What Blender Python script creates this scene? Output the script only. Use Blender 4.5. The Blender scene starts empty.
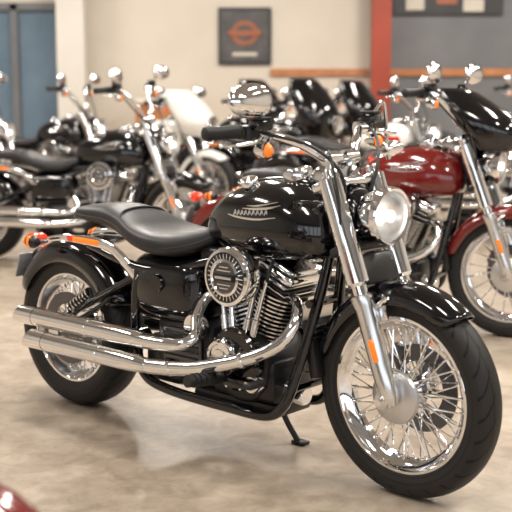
import bpy, bmesh, math, random
from mathutils import Vector, Matrix, Euler
random.seed(4)
pi=math.pi
# ------------------------------------------------------------ materials
def nodes_of(m):
    m.use_nodes=True
    nt=m.node_tree
    return nt,nt.nodes,nt.links,nt.nodes['Principled BSDF']
def mat(name,col,rough=.5,metal=0.,coat=0.,bump=None,var=None,trans=0.,emis=None):
    m=bpy.data.materials.new(name)
    nt,N,L,b=nodes_of(m)
    b.inputs['Base Color'].default_value=(*col,1)
    b.inputs['Roughness'].default_value=rough
    b.inputs['Metallic'].default_value=metal
    b.inputs['Coat Weight'].default_value=coat
    b.inputs['Coat Roughness'].default_value=.03
    b.inputs['Transmission Weight'].default_value=trans
    if emis:
        b.inputs['Emission Color'].default_value=(*emis[0],1); b.inputs['Emission Strength'].default_value=emis[1]
    tc=N.new('ShaderNodeTexCoord')
    nz=N.new('ShaderNodeTexNoise'); nz.inputs['Scale'].default_value=(var[0] if var else 8.)
    L.new(tc.outputs['Object'],nz.inputs['Vector'])
    amt=var[1] if var else .06
    mx=N.new('ShaderNodeMix'); mx.data_type='RGBA'
    L.new(nz.outputs['Fac'],mx.inputs['Factor'])
    mx.inputs['A'].default_value=(*[max(0,c*(1-amt)) for c in col],1)
    mx.inputs['B'].default_value=(*[min(1,c*(1+amt)) for c in col],1)
    L.new(mx.outputs['Result'],b.inputs['Base Color'])
    if bump:
        n2=N.new('ShaderNodeTexNoise'); n2.inputs['Scale'].default_value=bump[0]
        L.new(tc.outputs['Object'],n2.inputs['Vector'])
        bp=N.new('ShaderNodeBump'); bp.inputs['Strength'].default_value=bump[1]; bp.inputs['Distance'].default_value=.002
        L.new(n2.outputs['Fac'],bp.inputs['Height']); L.new(bp.outputs['Normal'],b.inputs['Normal'])
    return m
M={}
M['black']=mat('gloss_black_paint',(.002,.002,.003),.10,0,.5)
M['dblack']=mat('satin_black',(.006,.006,.007),.36)
M['chrome']=mat('chrome',(.90,.90,.91),.06,1.)
M['alu']=mat('polished_aluminium',(.72,.72,.72),.22,1.)
M['satin']=mat('satin_aluminium',(.66,.66,.67),.34,1.)
M['steel']=mat('dark_steel',(.14,.14,.15),.3,1.)
M['leather']=mat('black_leather',(.013,.012,.013),.42,0,0,bump=(220,.35))
M['grip']=mat('rubber_grip',(.007,.007,.007),.55)
M['amber']=mat('amber_lens',(.95,.20,.01),.15,0,.6,emis=((1,.22,.01),.25))
M['redlens']=mat('red_lens',(.75,.03,.01),.15,0,.6,emis=((.9,.05,.01),.15))
M['glass']=mat('headlight_glass',(1,1,1),.02,0,0,trans=1.)
M['reflector']=mat('lamp_reflector',(.92,.92,.92),.28,1.)
M['bulb']=mat('bulb',(.9,.88,.8),.2,0,0,emis=((1,.95,.85),4.))
M['red']=mat('dark_red_paint',(.13,.006,.004),.14,0,.8)
M['brightred']=mat('red_paint',(.50,.03,.012),.16,0,.8)
M['white']=mat('white_paint',(.72,.70,.66),.18,0,.8)
M['orange']=mat('orange_paint',(.70,.20,.03),.2,0,.8)
M['plate']=mat('plate_metal',(.35,.36,.37),.35,.6)
def tyre_mat():
    m=bpy.data.materials.new('tyre_rubber'); nt,N,L,b=nodes_of(m)
    b.inputs['Roughness'].default_value=.5; b.inputs['Specular IOR Level'].default_value=.3
    def mth(op,a,c=None,d=None):
        n=N.new('ShaderNodeMath'); n.operation=op
        for i,x in enumerate((a,c,d)):
            if x is None: continue
            if isinstance(x,(int,float)): n.inputs[i].default_value=x
            else: L.new(x,n.inputs[i])
        return n.outputs[0]
    tc=N.new('ShaderNodeTexCoord'); sp=N.new('ShaderNodeSeparateXYZ'); L.new(tc.outputs['Object'],sp.inputs[0])
    x,y,z=sp.outputs
    ang=mth('ARCTAN2',z,x); ay=mth('ABSOLUTE',y)
    p=mth('FRACT',mth('ADD',mth('MULTIPLY',ang,28/(2*pi)),mth('MULTIPLY',ay,26.)))
    g=mth('LESS_THAN',p,.17)
    r=mth('SQRT',mth('ADD',mth('MULTIPLY',x,x),mth('MULTIPLY',z,z)))
    msk=mth('MULTIPLY',mth('GREATER_THAN',r,.304),mth('GREATER_THAN',ay,.008))
    c2=mth('LESS_THAN',mth('ABSOLUTE',mth('SUBTRACT',ay,.018)),.0022)
    r1=mth('LESS_THAN',mth('ABSOLUTE',mth('SUBTRACT',r,.286)),.0012)
    r2=mth('LESS_THAN',mth('ABSOLUTE',mth('SUBTRACT',r,.266)),.0012)
    gr=mth('MAXIMUM',mth('MAXIMUM',mth('MULTIPLY',g,msk),c2),mth('MAXIMUM',r1,r2))
    mx=N.new('ShaderNodeMix'); mx.data_type='RGBA'
    L.new(gr,mx.inputs['Factor']); mx.inputs['A'].default_value=(.016,.015,.015,1); mx.inputs['B'].default_value=(.001,.001,.001,1)
    L.new(mx.outputs['Result'],b.inputs['Base Color'])
    bp=N.new('ShaderNodeBump'); bp.inputs['Strength'].default_value=1.; bp.inputs['Distance'].default_value=.008; bp.invert=True
    L.new(gr,bp.inputs['Height']); L.new(bp.outputs['Normal'],b.inputs['Normal'])
    return m
M['tyre']=tyre_mat()
MK=list(M.keys())
# ------------------------------------------------------------ geometry helper
def cat(pts,n=6):
    pts=[Vector(p) for p in pts]
    if len(pts)<3: return pts
    P=[pts[0]*2-pts[1]]+pts+[pts[-1]*2-pts[-2]]
    out=[]
    for i in range(1,len(P)-2):
        a,b,c,d=P[i-1:i+3]
        for k in range(n):
            t=k/n
            out.append(.5*((2*b)+(c-a)*t+(2*a-5*b+4*c-d)*t*t+(3*b-a-3*c+d)*t**3))
    out.append(pts[-1]); return out
class G:
    def __init__(s): s.v=[];s.f=[];s.m=[]
    def add(s,vs,fs,mt):
        o=len(s.v); s.v+= [tuple(v) for v in vs]; k=MK.index(mt)
        for f in fs: s.f.append([i+o for i in f]); s.m.append(k)
    def loft(s,rings,mt,cap=True,close=True):
        n=len(rings[0]); vs=[p for r in rings for p in r]; fs=[]
        for i in range(len(rings)-1):
            for j in range(n if close else n-1):
                a=i*n+j;b=i*n+(j+1)%n
                fs.append([a,b,b+n,a+n])
        if cap and close:
            fs.append(list(range(n))[::-1]); o=(len(rings)-1)*n; fs.append([o+j for j in range(n)])
        s.add(vs,fs,mt)
    def tube(s,pts,r,mt,seg=10,n=6,flat=None,smooth=True):
        raw=[Vector(p) for p in pts]
        ps=cat(raw,n) if (smooth and len(raw)>2) else raw
        N_=len(ps)
        def rad(i):
            if isinstance(r,(int,float)): return r
            t=i/(N_-1)*(len(r)-1); k=min(int(t),len(r)-2); return r[k]+(r[k+1]-r[k])*(t-k)
        rings=[]; up=None
        for i,p in enumerate(ps):
            t=(ps[min(i+1,N_-1)]-ps[max(i-1,0)]).normalized()
            if flat or up is None:
                ref=Vector((0,1,0)) if flat else (Vector((0,0,1)) if abs(t.z)<.9 else Vector((1,0,0)))
                if flat and abs(t.y)>.9: ref=Vector((0,0,1))
                up=(ref-t*ref.dot(t)).normalized()
            else: up=(up-t*up.dot(t)).normalized()
            sd=t.cross(up); R=rad(i)
            fa,fb=flat if flat else (1,1)
            rings.append([p+up*(R*fa*math.cos(2*pi*j/seg))+sd*(R*fb*math.sin(2*pi*j/seg)) for j in range(seg)])
        s.loft(rings,mt)
    def lathe(s,prof,o,ax,mt,seg=32,sx=1.,cap=False):
        o=Vector(o);ax=Vector(ax).normalized()
        e1=Vector((0,0,1)) if abs(ax.z)<.9 else Vector((1,0,0))
        e1=(e1-ax*e1.dot(ax)).normalized(); e2=ax.cross(e1)
        rings=[[o+ax*h+e1*(r*math.cos(2*pi*j/seg))+e2*(sx*r*math.sin(2*pi*j/seg)) for j in range(seg)] for h,r in prof]
        s.loft(rings,mt,cap=cap)
    def box(s,c,sz,mt,bev=.006,rot=(0,0,0),seg=2):
        bm=bmesh.new(); bmesh.ops.create_cube(bm,size=1)
        for v in bm.verts: v.co=Vector((v.co.x*sz[0],v.co.y*sz[1],v.co.z*sz[2]))
        if bev: bmesh.ops.bevel(bm,geom=bm.edges[:],offset=min(bev,min(sz)*.45),segments=seg,affect='EDGES',profile=.5)
        Mx=Matrix.Translation(Vector(c))@Euler(rot).to_matrix().to_4x4()
        bm.verts.index_update()
        s.add([Mx@v.co for v in bm.verts],[[v.index for v in f.verts] for f in bm.faces],mt); bm.free()
    def ball(s,c,r,mt,seg=20,rot=(0,0,0)):
        if isinstance(r,(int,float)): r=(r,r,r)
        R=Euler(rot).to_matrix(); c=Vector(c); rings=[]
        for i in range(1,12):
            a=pi*i/12
            rings.append([c+R@Vector((r[0]*math.sin(a)*math.cos(2*pi*j/seg),r[1]*math.sin(a)*math.sin(2*pi*j/seg),r[2]*math.cos(a))) for j in range(seg)])
        s.loft(rings,mt)
    def mesh(s,name,origin=(0,0,0),ang=35):
        me=bpy.data.meshes.new(name); o=Vector(origin)
        me.from_pydata([tuple(Vector(v)-o) for v in s.v],[],s.f)
        used=sorted(set(s.m)); 
        for k in used: me.materials.append(M[MK[k]])
        me.polygons.foreach_set('material_index',[used.index(k) for k in s.m])
        bm=bmesh.new(); bm.from_mesh(me); bmesh.ops.recalc_face_normals(bm,faces=bm.faces[:]); bm.to_mesh(me); bm.free()
        me.polygons.foreach_set('use_smooth',[True]*len(me.polygons))
        me.set_sharp_from_angle(angle=math.radians(ang))
        me.update(); return me
def link(name,me,parent=None,loc=(0,0,0),sol=0):
    ob=bpy.data.objects.new(name,me); bpy.context.collection.objects.link(ob)
    ob.location=loc
    if parent: ob.parent=parent
    if sol:
        md=ob.modifiers.new('thickness','SOLIDIFY'); md.thickness=sol; md.offset=-1
    return ob
def sup(x,hw,zt,zb,e=.8,n=28,tap=.0):
    zc=(zt+zb)/2;hh=(zt-zb)/2;r=[]
    for j in range(n):
        a=2*pi*j/n; c=math.cos(a);s_=math.sin(a)
        zz=math.copysign(abs(s_)**e,s_)
        yy=hw*math.copysign(abs(c)**e,c)*(1-tap*zz)
        r.append((x,yy,zc+hh*zz))
    return r
def lerp_sections(S,n=4):
    out=[]
    K=len(S)
    for i in range(K-1):
        p0=S[max(i-1,0)];p1=S[i];p2=S[i+1];p3=S[min(i+2,K-1)]
        for k in range(n):
            t=k/n
            out.append([.5*((2*b)+(c-a)*t+(2*a-5*b+4*c-d)*t*t+(3*b-a-3*c+d)*t**3) for a,b,c,d in zip(p0,p1,p2,p3)])
    out.append(S[-1]); return out

AX,RZ,FZ=1.618,.33,.34
# ------------------------------------------------------------ parts
def wheel(front,P):
    R=FZ if front else RZ; W=.054 if front else .080; rb=.252 if front else .222
    g=G(); c=(AX,0,FZ) if front else (0,0,RZ); hd=P['hd']
    sg=96 if hd else 40
    d=R-rb
    prof=[(-.55,-.01),(-.78,.03),(-.95,.25),(-1,.45),(-.97,.65),(-.86,.80),(-.68,.90),(-.42,.97),(-.15,.998),(.15,.998),(.42,.97),(.68,.90),(.86,.80),(.97,.65),(1,.45),(.95,.25),(.78,.03),(.55,-.01)]
    g.lathe([(a*W,rb+b*d) for a,b in prof],c,(0,1,0),'tyre',sg)
    rw=W*.76
    rm=P.get('rim','chrome')
    g.lathe([(-rw,rb+.008),(-rw-.003,rb+.004),(-rw-.003,rb-.004),(-rw*.9,rb-.010),(-rw*.6,rb-.016),(-rw*.35,rb-.034),(rw*.35,rb-.034),(rw*.6,rb-.016),(rw*.9,rb-.010),(rw+.003,rb-.004),(rw+.003,rb+.004),(rw,rb+.008)],c,(0,1,0),rm,sg)
    C=Vector(c)
    ns=30 if hd else 20
    rr=.0028 if hd else .004
    for side in (-1,1):
        for i in range(ns//2):
            for cr in (-1,1):
                if not hd and cr>0: continue
                a0=2*pi*(i+.25*cr+.5*(side>0))/(ns//2)
                a1=a0+cr*.42
                h=C+Vector((.050*math.cos(a1),side*.042,.050*math.sin(a1)))
                q=C+Vector(((rb-.028)*math.cos(a0),side*.012*(1 if cr>0 else .4),(rb-.028)*math.sin(a0)))
                g.tube([h,q],rr,'chrome',5)
                if hd: g.tube([q+(h-q)*.09,q],.0046,'chrome',6)
    g.lathe([(-.06,.0),(-.06,.03),(-.05,.056),(-.036,.058),(-.032,.036),(.032,.036),(.036,.058),(.05,.056),(.06,.03),(.06,0)],c,(0,1,0),'chrome',32)
    if front:
        g.lathe([(-.045,.060),(-.05,.086),(-.060,.090),(-.068,.086),(-.076,.070),(-.082,.045),(-.084,.030),(-.092,.026),(-.10,.022),(-.10,0)],c,(0,1,0),'satin',48)
    else:
        g.lathe([(-.066,.15),(-.071,.15),(-.071,.10),(-.066,.10),(-.066,.15)],c,(0,1,0),'steel',48)
        g.lathe([(-.06,.045),(-.08,.07),(-.09,.065),(-.095,.03),(-.12,.025),(-.12,0)],c,(0,1,0),'chrome',32)
        for i in range(5):
            a=2*pi*i/5
            g.tube([C+Vector((.05*math.cos(a),-.069,.05*math.sin(a))),C+Vector((.11*math.cos(a+.3),-.069,.11*math.sin(a+.3)))],.008,'dblack',6)
    g.lathe([(.071,.145),(.076,.145),(.076,.09),(.071,.09),(.071,.145)],c,(0,1,0),'steel',48)
    for i in range(5):
        a=2*pi*i/5
        g.tube([C+Vector((.04*math.cos(a),.06,.04*math.sin(a))),C+Vector((.1*math.cos(a),.074,.1*math.sin(a)))],.009,'steel',6)
    return g,c
def fender(c,R,a0,a1,W,D,mt,hd,tip=.35):
    g=G();rings=[];n=40 if hd else 18;m=18 if hd else 10
    for i in range(n+1):
        t=i/n;a=math.radians(a0+(a1-a0)*t)
        k=min(1,min(t,1-t)/.12); k=math.sqrt(max(0,1-(1-k)**2))
        wk=W*(.62+.38*k); dk=D*(tip+(1-tip)*k)
        ring=[]
        for j in range(m+1):
            u=-1+2*j/m; b=u*pi/2
            y=wk*math.copysign(abs(math.sin(b))**.85,b); r=R-dk*(1-max(0,math.cos(b))**.8)
            ring.append((c[0]+r*math.cos(a),y,c[2]+r*math.sin(a)))
        rings.append(ring)
    g.loft(rings,mt,cap=False,close=False)
    return g
def fk(z,y=0,o=0): return (1.632-.37*(z-.36)+o,y,z)
def make_parts(P):
    hd=P['hd']; body=P['body']; T=[]
    def put(name,g,loc=(0,0,0),sol=0,ang=35): T.append((name,g.mesh(name,loc,ang),loc,sol))
    g,c=wheel(True,P); put('front_wheel',g,c)
    g,c=wheel(False,P); put('rear_wheel',g,c)
    put('front_fender',fender((AX,0,FZ),.366,P.get('ff0',51),168,.072,.070,P.get('fend',body),hd),sol=.004,ang=60)
    put('rear_fender',fender((0.01,0,RZ),.378,22,158,.105,.10,P.get('fend',body),hd,.6),sol=.005,ang=60)
    # fork
    g=G()
    for y in (-.11,.11):
        g.tube([fk(1.03,y),fk(1.02,y),fk(.70,y),fk(.69,y)],[.020,.038,.038,.030],P.get('forkc','chrome'),24,smooth=False)
        g.tube([fk(1.045,y),fk(1.03,y)],.018,'chrome',16)
        g.tube([fk(.70,y),fk(.64,y)],.025,'chrome',20)
        g.tube([fk(.665,y),fk(.66,y),fk(.63,y),fk(.62,y),fk(.45,y),fk(.40,y),fk(.35,y),fk(.325,y)],[.028,.036,.036,.032,.033,.033,.029,.016],P.get('slider','alu'),24,smooth=False)
        g.lathe([(-.025,0),(-.025,.026),(.025,.026),(.025,0)],(AX,y,FZ),(0,1,0),'alu',24)
        g.lathe([(-.012,0),(-.012,.013),(.012,.013),(.012,0)],(AX,y+.03*(1 if y>0 else -1),FZ),(0,1,0),'chrome',6)
        s=1 if y>0 else -1
        x,_,z=fk(.50,y); g.box((x+.014,y+s*.033,z),(.020,.008,.072),'amber',.006,(0,-.35,0))
        g.tube([fk(.60,y*.8,-.02),(AX-.02,y*.70,.66)],.008,'chrome',8)
        g.box((AX-.06,s*.080,.60),(.09,.012,.05),'chrome',.005,(0,-.3,0))
    g.tube([(AX,-.13,FZ),(AX,.13,FZ)],.011,'steel',12)
    for z,mm in ((.80,'dblack'),(1.0,'chrome')):
        x,_,_z=fk(z); g.box((x-.018,0,z),(.085,.29,.032),mm,.014,(0,-.35,0),3)
    g.tube([fk(.79,0,-.065),fk(1.0,0,-.065)],.032,'dblack',20)
    g.box((AX-.10,.085,.42),(.06,.06,.11),'steel',.014,(0,.5,0))
    g.box((1.50,0,.735),(.03,.17,.10),'dblack',.012,(0,-.35,0))
    put('fork',g)
    # headlight
    g=G(); hx,hz=1.545,.905; o=(hx,0,hz); ax=(1,0,-.04)
    g.lathe([(-.135,0),(-.132,.022),(-.115,.048),(-.085,.068),(-.045,.082),(-.012,.087),(-.010,.094),(.008,.094),(.014,.089),(.010,.081)],o,ax,'chrome',40)
    g.lathe([(.008,.081),(-.015,.072),(-.032,.050),(-.042,.012),(-.04,0)],o,ax,'reflector',20)
    g.lathe([(-.04,0),(-.04,.014),(-.008,.018),(-.002,0)],o,ax,'bulb',16)
    g.lathe([(.009,.082),(.016,.064),(.022,.035),(.024,.0)],o,ax,'glass',32)
    g.tube([(hx-.08,-.10,hz-.08),(hx-.10,0,hz-.075),(hx-.08,.10,hz-.08)],.012,'chrome',10)
    g.tube([(hx-.07,0,hz-.06),(hx-.13,0,hz-.10)],.02,'dblack',12)
    g.loft([sup(x_,w_,t_,b_,.8) for x_,w_,t_,b_ in ((1.365,.06,1.0,.82),(1.40,.072,.995,.82),(1.44,.072,.985,.83),(1.48,.06,.965,.85))],'black')
    put('headlight',g)
    if P.get('fairing'):
        g=G(); rings=[]
        fw,ft,fb=P['fairing']
        K=14
        for i in range(K+1):
            t=i/K; z=fb+(ft-fb)*t
            w=fw*(math.sin(pi*(.16+.70*t))**.6)
            xf=1.68-.16*abs(t-.28)-.38*max(0,t-.45)**1.3
            ring=[]
            for j in range(21):
                u=-1+2*j/20
                ring.append((xf-.26*abs(u)**2.2*(w/fw)-.02,w*math.sin(u*pi/2),z))
            rings.append(ring)
        g.loft(rings,P.get('fcol','black'),False,False)
        put('fairing',g,sol=.008,ang=60)
        if fb<.85:
            g=G(); g.lathe([(-.02,.0),(-.01,.088),(.02,.092),(.03,.082),(.02,.07)],(1.67,0,.95),(1,0,0),'chrome',32)
            g.lathe([(.02,.07),(0,.05),(-.01,0)],(1.67,0,.95),(1,0,0),'reflector',24); g.ball((1.68,0,.95),(.008,.07,.07),'glass')
            put('fairing_headlight',g)
    # handlebar
    g=G(); H_=P.get('bar',0)
    def B(x,y,z): return (x,y,z+H_*min(1,abs(y)/.2))
    bar=[B(1.165,-.44,1.172),B(1.20,-.31,1.175),B(1.245,-.21,1.160),B(1.30,-.13,1.125),B(1.335,-.07,1.085),(1.34,0,1.075),B(1.335,.07,1.085),B(1.30,.13,1.125),B(1.245,.21,1.16),B(1.20,.31,1.175),B(1.165,.44,1.172)]
    g.tube(bar,.0150,'chrome',16,8)
    for s in (-1,1):
        g.tube([fk(1.0,s*.045,-.02),(1.345,s*.045,1.045),(1.34,s*.045,1.08)],.021,'chrome',18)
        g.lathe([(-.03,.0),(-.03,.024),(.03,.024),(.03,0)],(1.34,s*.045,1.082),(0,1,0),'chrome',20)
        a=Vector(B(1.165,s*.445,1.174));b=Vector(B(1.198,s*.315,1.177)); d=(b-a)
        g.tube([a,a+d*.04,a+d*.06,a+d*.93,a+d*.95,b],[.014,.022,.0215,.0215,.025,.022],'grip',16,smooth=False)
        c=Vector(B(1.212,s*.285,1.172))
        g.box(c,(.045,.055,.05),'dblack',.01,(0,0,s*.25))
        g.box(c+Vector((.035,-s*.01,.025)),(.055,.065,.035),'black' ,.01,(0,0,s*.25))
        g.box(c+Vector((.035,-s*.01,.046)),(.05,.06,.008),'dblack' ,.003,(0,0,s*.25))
        g.tube([c+Vector((.045,0,-.015)),c+Vector((.062,s*.05,-.026)),c+Vector((.045,s*.10,-.032)),c+Vector((.02,s*.145,-.034))],[.008,.007,.006,.005],'chrome',10,flat=(1,.8))
        g.ball(c+Vector((.018,s*.147,-.034)),.007,'chrome',10)
        g.lathe([(-.02,0),(-.02,.022),(.02,.022),(.02,0)],B(1.235,s*.23,1.165),(.4,s,0),'chrome',16)
        g.tube([c+Vector((.03,-s*.02,0)),(1.36,s*.17,1.13),(1.42,s*.09,1.04),(1.40,s*.05,.92),(1.36,s*.05,.78)],.0055,'grip',8)
        q=Vector((1.262,s*.275,1.118+H_))
        g.tube([q,q+Vector((-.015,-s*.05,.045))],.007,'chrome',8)
        g.lathe([(-.038,0),(-.034,.014),(-.015,.025),(.012,.028),(.018,.027)],q,(1,0,0),'chrome',24)
        g.lathe([(.018,.022),(.025,.015),(.028,0)],q,(1,0,0),'amber',24)
    g.tube([(1.34,-.06,1.10),(1.40,-.12,1.10),(1.45,-.14,.98),(1.46,-.13,.82),(1.47,-.09,.70),(1.52,-.06,.62)],.005,'grip',8)
    put('handlebar',g)
    g=G()
    for s in (-1,1):
        if P.get('mir',3)&(1 if s<0 else 2)==0: continue
        base=Vector(B(1.235,s*.275,1.19)); m=Vector((1.29,s*.360,1.275+H_)); ms=1.08
        if P.get('lowleft') and s>0: m=Vector((1.27,.36,1.09)); ms=.55
        g.tube([base,base+Vector((.02,s*.01,.03)),base+Vector((.03,s*.05,.055)),m+Vector((0,-s*.02,-.03)),m],[.007,.006,.006,.007,.007],'chrome',10)
        Rm=Euler((0,-.12,s*-.12)).to_matrix()
        rings=[]
        for off,sc in ((.036,.05),(.034,.35),(.027,.68),(.016,.90),(.0,1.),(-.008,1.0),(-.012,.97)):
            ring=[]
            for j in range(36):
                a=2*pi*j/36
                yy=ms*math.copysign(abs(math.cos(a))**.9,math.cos(a))*.092; zz=ms*math.copysign(abs(math.sin(a))**.9,math.sin(a))*.050
                zz*=1+.12*math.cos(a)*(-s)
                ring.append(m+Rm@Vector((off,yy*sc,zz*sc)))
            rings.append(ring)
        g.loft(rings,'chrome')
    put('mirrors',g)
    # tank
    S=[(.765,.026,.835,.785),(.785,.052,.872,.765),(.825,.082,.912,.747),(.90,.116,.955,.733),(1.0,.142,.987,.724),(1.1,.156,1.002,.720),(1.2,.156,.998,.722),(1.27,.142,.975,.730),(1.325,.116,.94,.745),(1.355,.080,.905,.768),(1.366,.04,.87,.80)]
    g=G(); S2=lerp_sections(S,4)
    g.loft([sup(*q,e=.86,n=48,tap=.10) for q in S2],body)
    if P.get('stripe'):
        for s in (-1,1):
            g.box((1.1,s*.154,.86),(.30,.012,.06),P['stripe'],.005,(s*-.05,.05,0))
    put('fuel_tank',g,ang=70)
    g=G()
    C2=[(.90,.012,.960,.94),(.93,.026,.975,.945),(1.0,.034,.997,.96),(1.1,.038,1.009,.97),(1.18,.044,1.014,.97),(1.25,.04,1.002,.955),(1.30,.02,.976,.945)]
    g.loft([sup(*q,e=.9,n=24) for q in lerp_sections(C2,3)],'black')
    g.lathe([(-.03,.04),(0,.050),(.024,.053),(.032,.048),(.028,.042)],(1.165,0,1.003),(-.35,0,1),'chrome',32)
    g.lathe([(.028,.042),(.026,0)],(1.165,0,1.003),(-.35,0,1),'dblack',32)
    g.lathe([(0,.03),(.018,.032),(.024,.027),(.026,0)],(1.0,-.065,.978),(0,-.35,1),'chrome',24)
    for s in (-1,1):
        g.loft([sup(*q,e=.9,n=16) for q in ((1.23,.02,1.035,.985),(1.27,.034,1.060,.96),(1.33,.048,1.066,.93),(1.37,.048,1.055,.94))],'chrome')
    put('tank_console',g,ang=60)
    # badge: bar emblem with script-like strokes and swept wings
    g=G()
    def yt(x,z):
        for a,b in zip(S2[:-1],S2[1:]):
            if a[0]<=x<=b[0]:
                t=(x-a[0])/(b[0]-a[0]); hw,zt,zb=[a[k]+(b[k]-a[k])*t for k in (1,2,3)]; break
        zz=max(-1,min(1,(z-(zt+zb)/2)/((zt-zb)/2)))
        sa=abs(zz)**(1/.86); ca=math.sqrt(max(0,1-sa*sa))
        return hw*ca**.86*(1-.10*zz)
    for s in (-1,1):
        def bp(x,z): return (x,s*(yt(x,z)+.001),z)
        g.tube([bp(.955,.878),bp(1.0,.874),bp(1.06,.872),bp(1.12,.874),bp(1.19,.884)],[.002,.004,.004,.004,.001],'chrome',8,flat=(.5,1))
        for i in range(9):
            x=.99+i*.019; zz=.886+.012*(i/9)
            g.tube([bp(x,zz-.008),bp(x+.006,zz+.008),bp(x+.012,zz-.004)],[.0035,.004,.003],'chrome',6,n=3,flat=(.5,1))
        g.tube([bp(1.03,.904),bp(1.09,.906),bp(1.15,.912),bp(1.20,.924)],[.001,.005,.005,.001],'chrome',8,flat=(.5,1))
        g.tube([bp(1.05,.914),bp(1.11,.918),bp(1.185,.934)],[.001,.004,.001],'chrome',8,flat=(.5,1))
    put('tank_badge',g)
    # seat
    S=[(.045,.045,.815,.80),(.06,.075,.830,.795),(.10,.095,.844,.785),(.2,.112,.856,.775),(.29,.122,.858,.768),(.36,.132,.846,.752),(.43,.152,.824,.732),(.49,.166,.804,.712),(.57,.176,.790,.696),(.65,.168,.787,.692),(.71,.146,.793,.700),(.76,.112,.803,.715),(.80,.080,.812,.738),(.835,.05,.825,.765),(.85,.03,.82,.79)]
    g=G(); RR=[]
    for q in lerp_sections(S,5):
        ring=[]
        for (x,y,z) in sup(q[0],q[1],q[2],q[3],.66,48,.04):
            zc=(q[2]+q[3])/2
            if z>zc:
                dip=.022*math.exp(-((x-.60)/.13)**2); z-=dip*(1-min(1,(abs(y)/q[1]))**2)*(z-zc)/(q[2]-zc)-.25*dip
            ring.append((x,y,z))
        RR.append(ring)
    g.loft(RR,'leather')
    for s in (-1,1):
        g.tube([(q[0],s*(q[1]*.985),q[3]+(q[2]-q[3])*.42) for q in S[1:-1]],.0035,'leather',8)
    g.tube([(.395,-.125,.812),(.375,-.10,.838),(.362,-.05,.848),(.358,0,.850),(.362,.05,.848),(.375,.10,.838),(.395,.125,.812)],.0045,'grip',8)
    put('seat',g,ang=80)
    # rear struts, lights, plate
    g=G()
    for s in (-1,1):
        g.tube([(-.06,s*.118,.70),(.05,s*.122,.715),(.20,s*.128,.715),(.33,s*.132,.705),(.42,s*.138,.665),(.50,s*.14,.60)],[.010,.014,.018,.020,.024,.020],'chrome',12,flat=(.4,1))
        g.box((.20,s*.138,.716),(.15,.012,.022),'amber',.005,(0,.02,0))
        g.box((.11,s*.138,.718),(.035,.013,.022),'redlens',.005,(0,.02,0))
        q=Vector((-.09,s*.17,.69))
        g.tube([(-.07,s*.11,.69),q],.008,'chrome',8)
        g.lathe([(-.03,.016),(-.02,.024),(.01,.025),(.028,.017),(.034,0)],q,(1,0,0),'dblack',24)
        g.lathe([(-.03,.022),(-.042,.018),(-.046,0)],q,(1,0,0),'amber',24)
        g.lathe([(-.012,.027),(.004,.027)],q,(1,0,0),'amber',24)
    g.box((-.315,0,.56),(.008,.17,.11),'plate',.003,(0,.35,0))
    g.tube([(-.26,0,.62),(-.31,0,.59)],.02,'dblack',8)
    g.box((-.29,0,.665),(.05,.09,.05),'redlens',.015,(0,.4,0))
    put('rear_lights',g)
    # frame
    g=G()
    for s in (-1,1):
        g.tube([(1.35,s*.03,.90),(1.32,s*.04,.72),(1.285,s*.065,.55),(1.235,s*.10,.34),(1.20,s*.12,.24),(1.13,s*.13,.195),(.95,s*.13,.19),(.65,s*.13,.20),(.52,s*.13,.24),(.48,s*.13,.36),(.48,s*.13,.52),(.50,s*.13,.64)],.019,'black',14)
        g.tube([(1.36,s*.025,.86),(1.1,s*.05,.77),(.85,s*.09,.70),(.55,s*.13,.64),(.2,s*.115,.70)],.018,'black',12)
        g.tube([(.52,s*.125,.38),(.3,s*.125,.36),(0,s*.12,RZ)],[.028,.026,.022],'black',12,flat=(.8,1.2))
        g.tube([(.02,s*.12,.35),(.22,s*.118,.48),(.46,s*.115,.60)],.016,'black',12)
        g.lathe([(-.02,0),(-.02,.03),(.02,.03),(.02,0)],(0,s*.13,RZ),(0,1,0),'chrome',20)
        g.lathe([(-.02,0),(-.02,.035),(.02,.035),(.02,0)],(.52,s*.135,.38),(0,1,0),'chrome',20)
    for z in (.60,.30): g.tube([(1.29 if z>.5 else 1.225,-.1,z),(1.29 if z>.5 else 1.225,.1,z)],.015,'black',10)
    g.box((1.275,0,.44),(.035,.15,.20),'dblack',.006,(0,-.2,0))
    for i in range(9): g.box((1.296-.0045*i,0,.52-.02*i),(.012,.14,.006),'steel',.001,(0,-.2,0))
    g.box((.12,-.085,.39),(.08,.05,.05),'steel',.012,(0,-.6,0))
    g.box((.20,-.125,.44),(.16,.012,.02),'chrome',.004,(0,-.4,0))
    g.tube([(.02,-.13,.34),(.16,-.135,.40),(.33,-.135,.50)],[.006,.013,.006],'dblack',10)
    for i in range(7): g.lathe([(-.004,.0),(-.004,.022),(.004,.022),(.004,0)],(.10+.018*i,-.13,.445+.011*i),(1,0,.6),'chrome',14)
    g.box((.95,0,.20),(.40,.20,.05),'dblack',.015)
    g.box((.60,0,.30),(.20,.22,.18),'dblack',.03)
    put('frame',g)
    g=G()
    OT=[(.44,.10,.66,.47),(.47,.135,.69,.45),(.55,.150,.70,.44),(.66,.150,.70,.44),(.75,.140,.70,.45),(.79,.10,.68,.48)]
    g.loft([sup(*q,e=.55,n=36) for q in lerp_sections(OT,3)],'black')
    g.lathe([(-.01,.0),(-.01,.03),(.0,.034),(.01,.034)],(.62,-.152,.60),(0,1,0),'black',24)
    g.box((.84,0,.70),(.16,.16,.09),'dblack',.02)
    put('oil_tank',g,ang=60)
    # engine
    g=G()
    g.lathe([(-.125,.0),(-.125,.10),(-.115,.125),(-.09,.135),(.09,.135),(.115,.125),(.125,.10),(.125,0)],(1.0,0,.345),(0,1,0),'dblack',40)
    g.box((1.0,0,.30),(.30,.22,.16),'dblack',.03)
    g.box((.72,0,.37),(.30,.23,.20),'dblack',.03)
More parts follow.
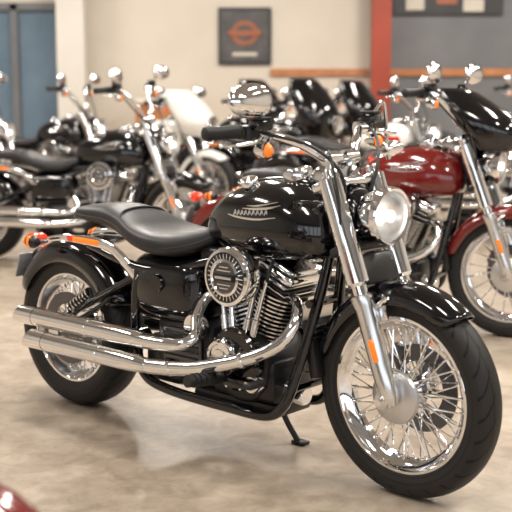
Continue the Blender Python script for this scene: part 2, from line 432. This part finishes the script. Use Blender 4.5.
    g.box((.72,-.118,.37),(.20,.02,.14),'steel',.01)
    for i in range(6): g.box((.72,-.13,.315+.022*i),(.17,.008,.006),'dblack',.002)
    g.lathe([(-.03,0),(-.03,.045),(-.02,.05),(.0,.05)],(.80,-.12,.46),(0,1,0),'chrome',24)
    g.lathe([(-.0,.115),(-.022,.112),(-.034,.10),(-.036,.070),(-.030,.066),(-.030,.0)],(1.0,-.125,.375),(0,1,0),'black',40)
    for i in range(10):
        a=2*pi*i/10; g.lathe([(-.006,0),(-.006,.006),(.004,.006)],(1.0+.103*math.cos(a),-.150,.375+.103*math.sin(a)),(0,1,0),'chrome',8)
    g.lathe([(-.0,.066),(-.022,.064),(-.034,.055),(-.034,.045),(-.028,.042),(-.028,.030),(-.034,.026),(-.036,0)],(.965,-.157,.385),(0,1,0),'chrome',36)
    for i in range(5):
        a=2*pi*i/5+.3; g.lathe([(-.006,0),(-.006,.005),(.004,.005)],(.965+.055*math.cos(a),-.187,.385+.055*math.sin(a)),(0,1,0),'steel',8)
    g.lathe([(-.03,0),(-.03,.028),(-.02,.034),(.01,.034)],(1.085,-.13,.30),(0,1,0),'chrome',20)
    g.lathe([(0,0),(0,.034),(.09,.036),(.10,.03),(.10,0)],(1.13,-.03,.27),(1,0,-.1),'chrome',24)
    g.loft([[(x,y,z) for x,z in [(.72+.13*math.cos(a)+(.32 if math.cos(a)>0 else 0),.36+.12*math.sin(a)) for a in [2*pi*j/36 for j in range(36)]]] for y in (.125,.185)],'chrome')
    for sgn in (1,-1):
        d=Vector((math.sin(math.radians(22.5))*sgn,0,math.cos(math.radians(22.5)))); b=Vector((1.0+.02*sgn,0,.42))
        g.lathe([(0,.064),(.25,.064)],b,d,'dblack',32,1.0)
        for i in range(11):
            h=.045+i*.0155; r=.088
            g.lathe([(h,.06),(h,r),(h+.0055,r),(h+.0055,.06)],b,d,'satin' if P.get('silver') else 'dblack',36,1.05)
            g.lathe([(h+.0001,r-.004),(h-.0003,r+.0012),(h+.0058,r+.0012),(h+.0054,r-.004)],b,d,'alu',36,1.05)
        ry=math.radians(22.5)*sgn
        for i in range(4):
            g.box(b+d*(.222+i*.0125),(.165-.01*i,.19,.006),'alu' if i%2 else 'dblack',.002,(0,ry,0))
        g.box(b+d*.24,(.13,.16,.06),'dblack',.01,(0,ry,0))
        g.box(b+d*.288,(.165,.185,.036),'chrome',.016,(0,ry,0),3)
        g.box(b+d*.308,(.135,.15,.026),'chrome',.012,(0,ry,0),3)
        for i in (-1,1):
            for j in (-1,1):
                g.lathe([(0,.009),(.006,.009),(.008,0)],b+d*.305+Matrix.Rotation(ry,3,'Y')@Vector((i*.07,j*.08,0)),d,'steel',6)
        for o in (-.022,.022):
            p0=Vector((1.0+.045*sgn+o*.8,-.125,.46)); p1=b+d*.26+Vector((-.035*sgn+o,-.10,0))
            g.tube([p0,p0+(p1-p0)*.3,p0+(p1-p0)*.31,p1],[.013,.013,.009,.009],'chrome',12,smooth=False)
        g.lathe([(0,.028),(.02,.028),(.025,.018)],(1.0+.045*sgn,-.12,.435),(0,-.15,1),'chrome',16)
        g.tube([b+d*.25+Vector((.0,-.09,0)),b+d*.25+Vector((.02*sgn,-.13,.02)),b+d*.28+Vector((0,-.09,.05))],.006,'grip',8)
    g.box((1.06,-.02,.70),(.10,.10,.05),'dblack',.02)
    g.box((1.0,.12,.62),(.09,.05,.11),'chrome',.02)
    g.box((1.0,0,.58),(.12,.12,.22),'dblack',.02)
    put('engine',g)
    # air cleaner
    g=G(); o=(1.045,-.155,.680)
    g.lathe([(.03,.04),(0,.055),(-.012,.092),(-.03,.102),(-.07,.103),(-.084,.097),(-.088,.086)],o,(0,1,0),'chrome',56)
    g.lathe([(-.088,.086),(-.082,.081),(-.082,.064)],o,(0,1,0),'dblack',56)
    g.lathe([(-.080,.066),(-.092,.064),(-.095,.056),(-.091,.052)],o,(0,1,0),'chrome',56)
    g.lathe([(-.090,.053),(-.092,0)],o,(0,1,0),'steel',48)
    for i in range(30):
        a=2*pi*i/30
        g.box((o[0]+.073*math.cos(a),o[1]-.084,o[2]+.073*math.sin(a)),(.016,.006,.004),'chrome',.001,(0,-a,0))
    g.box((o[0],o[1]-.093,o[2]),(.092,.008,.024),'dblack',.003)
    g.box((o[0],o[1]-.097,o[2]),(.074,.004,.009),'alu',.001)
    for dz in (.024,-.024,.036,-.036): g.box((o[0],o[1]-.092,o[2]+dz),(.062 if abs(dz)<.03 else .040,.005,.005),'alu',.001)
    g.box((1.04,-.11,.66),(.08,.12,.07),'dblack',.02)
    put('air_cleaner',g)
    # exhaust
    g=G()
    g.tube([(1.175,-.05,.605),(1.235,-.09,.59),(1.262,-.135,.54),(1.235,-.17,.475),(1.16,-.20,.425),(1.05,-.225,.385),(.90,-.25,.345),(.72,-.265,.325),(.60,-.27,.322)],[.018,.019,.020,.021,.022,.024,.026,.028,.028],'chrome',24,8)
    g.tube([(.845,-.05,.59),(.81,-.09,.560),(.82,-.15,.50),(.86,-.20,.445),(.82,-.235,.415),(.72,-.25,.407),(.55,-.25,.403)],[.018,.019,.019,.021,.024,.027,.029],'chrome',24,8)
    def muff(x0,x1,y,z,R):
        g.tube([(x0+.03,y,z),(x0,y,z),(x0-.03,y,z),(x0-.10,y,z),(x1+.03,y,z),(x1+.028,y,z)],[R-.012,R-.006,R-.003,R,R+.001,R+.001],'chrome',32,smooth=False)
        n=32;r0=[];r1=[];r2=[]
        for j in range(n):
            a=2*pi*j/n; yy=y+(R+.002)*math.cos(a); zz=z+(R+.002)*math.sin(a)
            r0.append((x1+.10,yy,zz)); r1.append((x1+.018*math.sin(a)-.01,yy,zz)); r2.append((x1+.018*math.sin(a)-.01,y+(R-.004)*math.cos(a),z+(R-.004)*math.sin(a)))
        r3=[(p[0]+.10,p[1],p[2]) for p in r2]
        g.loft([r0,r1,r2],'chrome',cap=False); g.loft([r2,r3],'steel',cap=False); g.add(r3,[list(range(n))],'dblack')
        g.lathe([(-.006,R),(-.004,R+.003),(.004,R+.003),(.006,R)],(x1+.42,y,z),(1,0,0),'chrome',32)
    muff(.62,-.07,-.25,.408,.036); muff(.66,.02,-.275,.325,.036)
    g.box((.45,-.20,.37),(.16,.03,.10),'dblack',.01)
    for x,y,z in ((1.10,-.213,.402),(.80,-.258,.333)): g.lathe([(-.008,.0),(-.008,.030),(.008,.030),(.008,0)],(x,y,z),(.9,.1,.3),'chrome',24)
    put('exhaust',g)
    # controls
    g=G()
    for s in (-1,1):
        g.tube([(.98,s*.13,.30),(.98,s*.22,.315)],.012,'dblack',10)
        g.tube([(.98,s*.20,.315),(.965,s*.345,.33)],[.02,.022],'grip',14)
        for i in range(5): g.lathe([(-.004,0),(-.004,.025),(.004,.025),(.004,0)],(.976-.002*i,s*(.23+.022*i),.320+.002*i),(0,1,0),'grip',14)
        g.tube([(.98,s*.17,.31),(1.10,s*.20,.305),(1.17,s*.22,.33)],.008,'dblack',10)
        g.box((1.18,s*.245,.335),(.035,.08,.02),'grip',.006)
    g.tube([(.97,.12,.20),(.99,.14,.10),(1.03,.165,.012)],.011,'dblack',10)
    g.box((1.04,.17,.008),(.06,.04,.014),'dblack',.004)
    put('foot_controls',g)
    if P.get('bags'):
        g=G()
        for s in (-1,1):
            g.loft([[(q[0],s*(.20+p[1]),p[2]) for p in sup(0,.08,q[1],q[2],.5,24)] for q in ((-.28,.58,.44),(-.25,.66,.38),(.0,.70,.36),(.30,.70,.37),(.34,.66,.42))],P.get('fend',body))
        put('saddlebags',g)
    return T
cache={}
STEER=('front_wheel','front_fender','fork','headlight','handlebar','mirrors','fairing','fairing_headlight')
def bike(name,rear,yaw,P):
    P.setdefault('hd',False); steer=P.get('steer',0)
    key=tuple(sorted((k,str(v)) for k,v in P.items() if k!='steer'))
    if key not in cache: cache[key]=make_parts(P)
    root=bpy.data.objects.new(name,None); bpy.context.collection.objects.link(root)
    root.empty_display_size=.3
    piv=Vector(fk(.80,0,-.065)); axis=(Vector(fk(1.0))-Vector(fk(.5))).normalized()
    for n,me,loc,sol in cache[key]:
        ob=link(n,me,root,loc,sol)
        if steer and n in STEER:
            ob.matrix_basis=Matrix.Translation(piv)@Matrix.Rotation(math.radians(steer),4,axis)@Matrix.Translation(-piv)@Matrix.Translation(Vector(loc))
    root.location=(rear[0],rear[1],0); root.rotation_euler=(0,0,math.radians(yaw))
    return root
def bikef(front,yaw,P):
    a=math.radians(yaw)
    return bike('cruiser_motorcycle',(front[0]-AX*math.cos(a),front[1]-AX*math.sin(a)),yaw,P)

bike('cruiser_motorcycle',(-.7263,4.4974),-41.5,dict(hd=True,body='black',lowleft=1,steer=-3.5))
bikef((1.345,5.74),-27,dict(body='red',fairing=(.15,1.31,.98),bar=.11))
bikef((-.53,8.1),-14,dict(body='black',bar=.14,silver=1,steer=-8))
bikef((-.48,11.1),-30,dict(body='white',stripe='brightred',fairing=(.26,1.30,.84),fcol='white',fend='white'))
bikef((.25,12.4),-34,dict(body='black',fend='brightred',fairing=(.30,1.42,.80),bags=1))
bikef((.78,11.3),-34,dict(body='black',fairing=(.30,1.42,.80),bags=1))
bikef((1.70,10.0),-30,dict(body='white',stripe='brightred',fend='black',bar=.1))
bikef((2.75,9.2),-28,dict(body='brightred',fairing=(.30,1.40,.80),fcol='black'))
bikef((-1.55,11.6),-20,dict(body='black',fend='white',bar=.14,silver=1))
bikef((-2.25,10.4),-14,dict(body='orange',fend='black',bar=.14,silver=1))
bikef((1.45,13.4),-34,dict(body='black',fend='brightred',fairing=(.30,1.42,.80),bags=1))
bikef((3.2,12.2),-30,dict(body='black',bar=.14,silver=1))
bikef((-.62,1.74),0,dict(body='red',ff0=40,mir=0))

# ------------------------------------------------------------ room
def pmat(name,c1,c2,scale,rough,rough2=None,bump=0,detail=6,big=0):
    m=bpy.data.materials.new(name); nt,N,L,b=nodes_of(m)
    tc=N.new('ShaderNodeTexCoord'); n1=N.new('ShaderNodeTexNoise'); n1.inputs['Scale'].default_value=scale; n1.inputs['Detail'].default_value=detail
    n1.inputs['Roughness'].default_value=.62
    L.new(tc.outputs['Object'],n1.inputs['Vector'])
    fac=n1.outputs['Fac']
    if big:
        n3=N.new('ShaderNodeTexNoise'); n3.inputs['Scale'].default_value=scale*6; n3.inputs['Detail'].default_value=10; n3.inputs['Roughness'].default_value=.7; n3.inputs['Distortion'].default_value=.6
        L.new(tc.outputs['Object'],n3.inputs['Vector'])
        mm=N.new('ShaderNodeMix'); mm.inputs['Factor'].default_value=big
        L.new(n1.outputs['Fac'],mm.inputs['A']); L.new(n3.outputs['Fac'],mm.inputs['B']); fac=mm.outputs['Result']
    cr=N.new('ShaderNodeValToRGB'); cr.color_ramp.elements[0].position=.38; cr.color_ramp.elements[1].position=.62
    cr.color_ramp.elements[0].color=(*c1,1); cr.color_ramp.elements[1].color=(*c2,1)
    L.new(fac,cr.inputs[0]); L.new(cr.outputs[0],b.inputs['Base Color'])
    if rough2 is not None:
        mr=N.new('ShaderNodeMapRange'); mr.inputs['To Min'].default_value=rough; mr.inputs['To Max'].default_value=rough2
        L.new(fac,mr.inputs['Value']); L.new(mr.outputs[0],b.inputs['Roughness'])
    else: b.inputs['Roughness'].default_value=rough
    if bump:
        bp=N.new('ShaderNodeBump'); bp.inputs['Strength'].default_value=bump; bp.inputs['Distance'].default_value=.003
        n2=N.new('ShaderNodeTexNoise'); n2.inputs['Scale'].default_value=scale*12; L.new(tc.outputs['Object'],n2.inputs['Vector'])
        L.new(n2.outputs['Fac'],bp.inputs['Height']); L.new(bp.outputs['Normal'],b.inputs['Normal'])
    return m
def rbox(name,x0,x1,y0,y1,z0,z1,m,parent=None,bev=0):
    bm=bmesh.new(); bmesh.ops.create_cube(bm,size=1)
    cx,cy,cz=(x0+x1)/2,(y0+y1)/2,(z0+z1)/2
    for v in bm.verts: v.co=Vector((v.co.x*(x1-x0),v.co.y*(y1-y0),v.co.z*(z1-z0)))
    if bev: bmesh.ops.bevel(bm,geom=bm.edges[:],offset=bev,segments=2,affect='EDGES')
    me=bpy.data.meshes.new(name); bm.to_mesh(me); bm.free(); me.materials.append(m)
    o=bpy.data.objects.new(name,me); bpy.context.collection.objects.link(o); o.location=(cx,cy,cz)
    if parent: o.parent=parent
    return o
floorm=pmat('polished_concrete',(.20,.155,.115),(.40,.335,.265),1.5,.26,.46,.05,8,.55)
wallm=pmat('beige_wall_paint',(.56,.50,.42),(.60,.54,.46),1.,.7)
greym=pmat('grey_wall_paint',(.13,.13,.135),(.16,.16,.165),1.,.6)
sidem=pmat('side_wall_paint',(.36,.34,.31),(.40,.38,.35),1.,.6)
whitem=pmat('white_paint_trim',(.62,.58,.52),(.66,.62,.56),1.,.5)
redm=pmat('red_column_paint',(.26,.035,.014),(.32,.045,.02),1.,.45)
wood=pmat('orange_wood',(.36,.13,.04),(.48,.20,.08),3.,.4)
ceilm=pmat('ceiling_grey',(.36,.35,.34),(.42,.41,.40),1.,.8)
winm=pmat('blue_window_glass',(.10,.15,.20),(.15,.21,.27),.4,.15)
darkm=pmat('dark_frame',(.02,.02,.022),(.03,.03,.03),3.,.4)
X0,X1,Y0,Y1,ZC=-8.,8.,-6.,16.,4.4
rbox('floor',X0,X1,Y0,Y1,-.2,0,floorm)
rbox('ceiling',X0,X1,Y0,Y1,ZC,ZC+.2,ceilm)
rbox('wall_left',X0-.2,X0,Y0,Y1,0,ZC,sidem)
rbox('wall_right',X1,X1+.2,Y0,Y1,0,ZC,sidem)
def Xp(px,Y=16.): return (px-256)/1100*Y
rbox('wall_back',X0,Xp(376),Y1,Y1+.2,0,ZC,wallm)
rbox('wall_back_right',Xp(376),X1,Y1,Y1+.2,0,ZC,greym)
rbox('column_red',Xp(367),Xp(385),Y1-.45,Y1-.2,0,ZC,redm)
rbox('column_white',Xp(66),Xp(92),Y1-.5,Y1-.2,0,ZC,whitem)
rbox('trim_1',Xp(270),Xp(366),Y1-.04,Y1,1.50,1.60,wood)
rbox('trim_2',Xp(386),X1,Y1-.04,Y1,1.50,1.60,wood)
rbox('wall_front',X0,X1,Y0-.2,Y0,3.4,ZC,sidem)
sf=bpy.data.objects.new('window_2',None); bpy.context.collection.objects.link(sf)
for i in range(1,7):
    x=X0+i*(X1-X0)/7; rbox('mullion_%d'%i,x-.15,x+.15,Y0-.15,Y0-.02,.42,3.38,darkm,sf)
rbox('baseboard_front',X0,X1,Y0-.2,Y0,0,.4,darkm)
w=bpy.data.objects.new('window_1',None); bpy.context.collection.objects.link(w)
rbox('glass',Xp(-120),Xp(64),Y1-.03,Y1,0.05,2.42,winm,w)
for i,px in enumerate((-120,-50,20,64)): rbox('frame_%d'%i,Xp(px)-.05,Xp(px)+.05,Y1-.10,Y1,0,2.5,greym,w)
rbox('frame_top',Xp(-120),Xp(66),Y1-.10,Y1,2.42,2.52,greym,w)
p=bpy.data.objects.new('framed_poster',None); bpy.context.collection.objects.link(p)
zt,zb=2.46,1.66
rbox('frame',Xp(219),Xp(271),Y1-.05,Y1,zb,zt,darkm,p,.01)
pm1=pmat('poster_print',(.05,.048,.048),(.09,.082,.078),4.,.5)
pm2=pmat('poster_emblem_orange',(.25,.08,.035),(.32,.10,.045),4.,.5)
pm3=pmat('poster_emblem_cream',(.50,.45,.38),(.55,.50,.42),4.,.5)
rbox('print',Xp(222),Xp(268),Y1-.058,Y1-.05,zb+.05,zt-.05,pm1,p)
def disc(name,cx,cz,rx,rz,y,m,parent,n=32):
    me=bpy.data.meshes.new(name); vs=[(rx*math.cos(2*pi*j/n),0,rz*math.sin(2*pi*j/n)) for j in range(n)]
    vs+= [(a,.006,c) for a,_,c in vs]
    me.from_pydata(vs,[],[list(range(n)),list(range(n,2*n))[::-1]]+[[j,(j+1)%n,n+(j+1)%n,n+j] for j in range(n)]); me.materials.append(m)
    o=bpy.data.objects.new(name,me); bpy.context.collection.objects.link(o); o.location=(cx,y,cz); o.parent=parent
disc('emblem',Xp(245),2.10,.20,.17,Y1-.066,pm2,p); disc('emblem_inner',Xp(245),2.10,.13,.11,Y1-.074,pm1,p)
rbox('emblem_bar',Xp(229),Xp(261),Y1-.085,Y1-.076,2.06,2.14,pm2,p)
rbox('caption',Xp(233),Xp(257),Y1-.066,Y1-.058,1.78,1.83,pm3,p)
bn=bpy.data.objects.new('wall_banner',None); bpy.context.collection.objects.link(bn)
rbox('panel',Xp(390),Xp(497),Y1-.05,Y1,2.36,3.1,darkm,bn)
for i,(a,b,c,d,mm) in enumerate(((402,420,2.42,2.60,pm3),(432,452,2.50,2.66,pm2),(458,478,2.40,2.58,pm3),(408,414,2.6,2.9,pm2))):
    rbox('print_%d'%i,Xp(a),Xp(b),Y1-.06,Y1-.05,c,d,mm,bn,.003)
ct=bpy.data.objects.new('wooden_counter',None); bpy.context.collection.objects.link(ct)
rbox('body',Xp(135,15),Xp(178,15),15.2,15.7,0,1.12,wood,ct); rbox('top',Xp(133,15),Xp(180,15),15.15,15.75,1.12,1.18,whitem,ct,.01)
def lamp(name,x,y,w,h,p,col=(1,.94,.86)):
    l=bpy.data.lights.new(name,'AREA'); l.shape='RECTANGLE'; l.size=w; l.size_y=h; l.energy=p; l.color=col
    o=bpy.data.objects.new(name,l); bpy.context.collection.objects.link(o); o.location=(x,y,ZC-.05); return o
for yy in (1.0,5.0,9.,13.):
    for xx in (-4.5,-1.0,2.5,5.5):
        lamp('ceiling_light',xx,yy,.35,1.4,135)
wd=bpy.data.worlds.new('World'); bpy.context.scene.world=wd; wd.use_nodes=True
bg=wd.node_tree.nodes['Background']; bg.inputs[0].default_value=(.88,.94,1,1); bg.inputs[1].default_value=2.1
cd=bpy.data.cameras.new('camera'); cam=bpy.data.objects.new('camera',cd); bpy.context.collection.objects.link(cam)
cam.location=(0,0,1.30); cam.rotation_euler=(pi/2-math.atan(166/1100),0,0)
cd.sensor_width=36; cd.lens=36*1100/512; cd.dof.use_dof=True; cd.dof.focus_distance=3.85; cd.dof.aperture_fstop=3.2
bpy.context.scene.camera=cam
bpy.context.scene.view_settings.view_transform='Standard'
bpy.context.scene.view_settings.look='None'
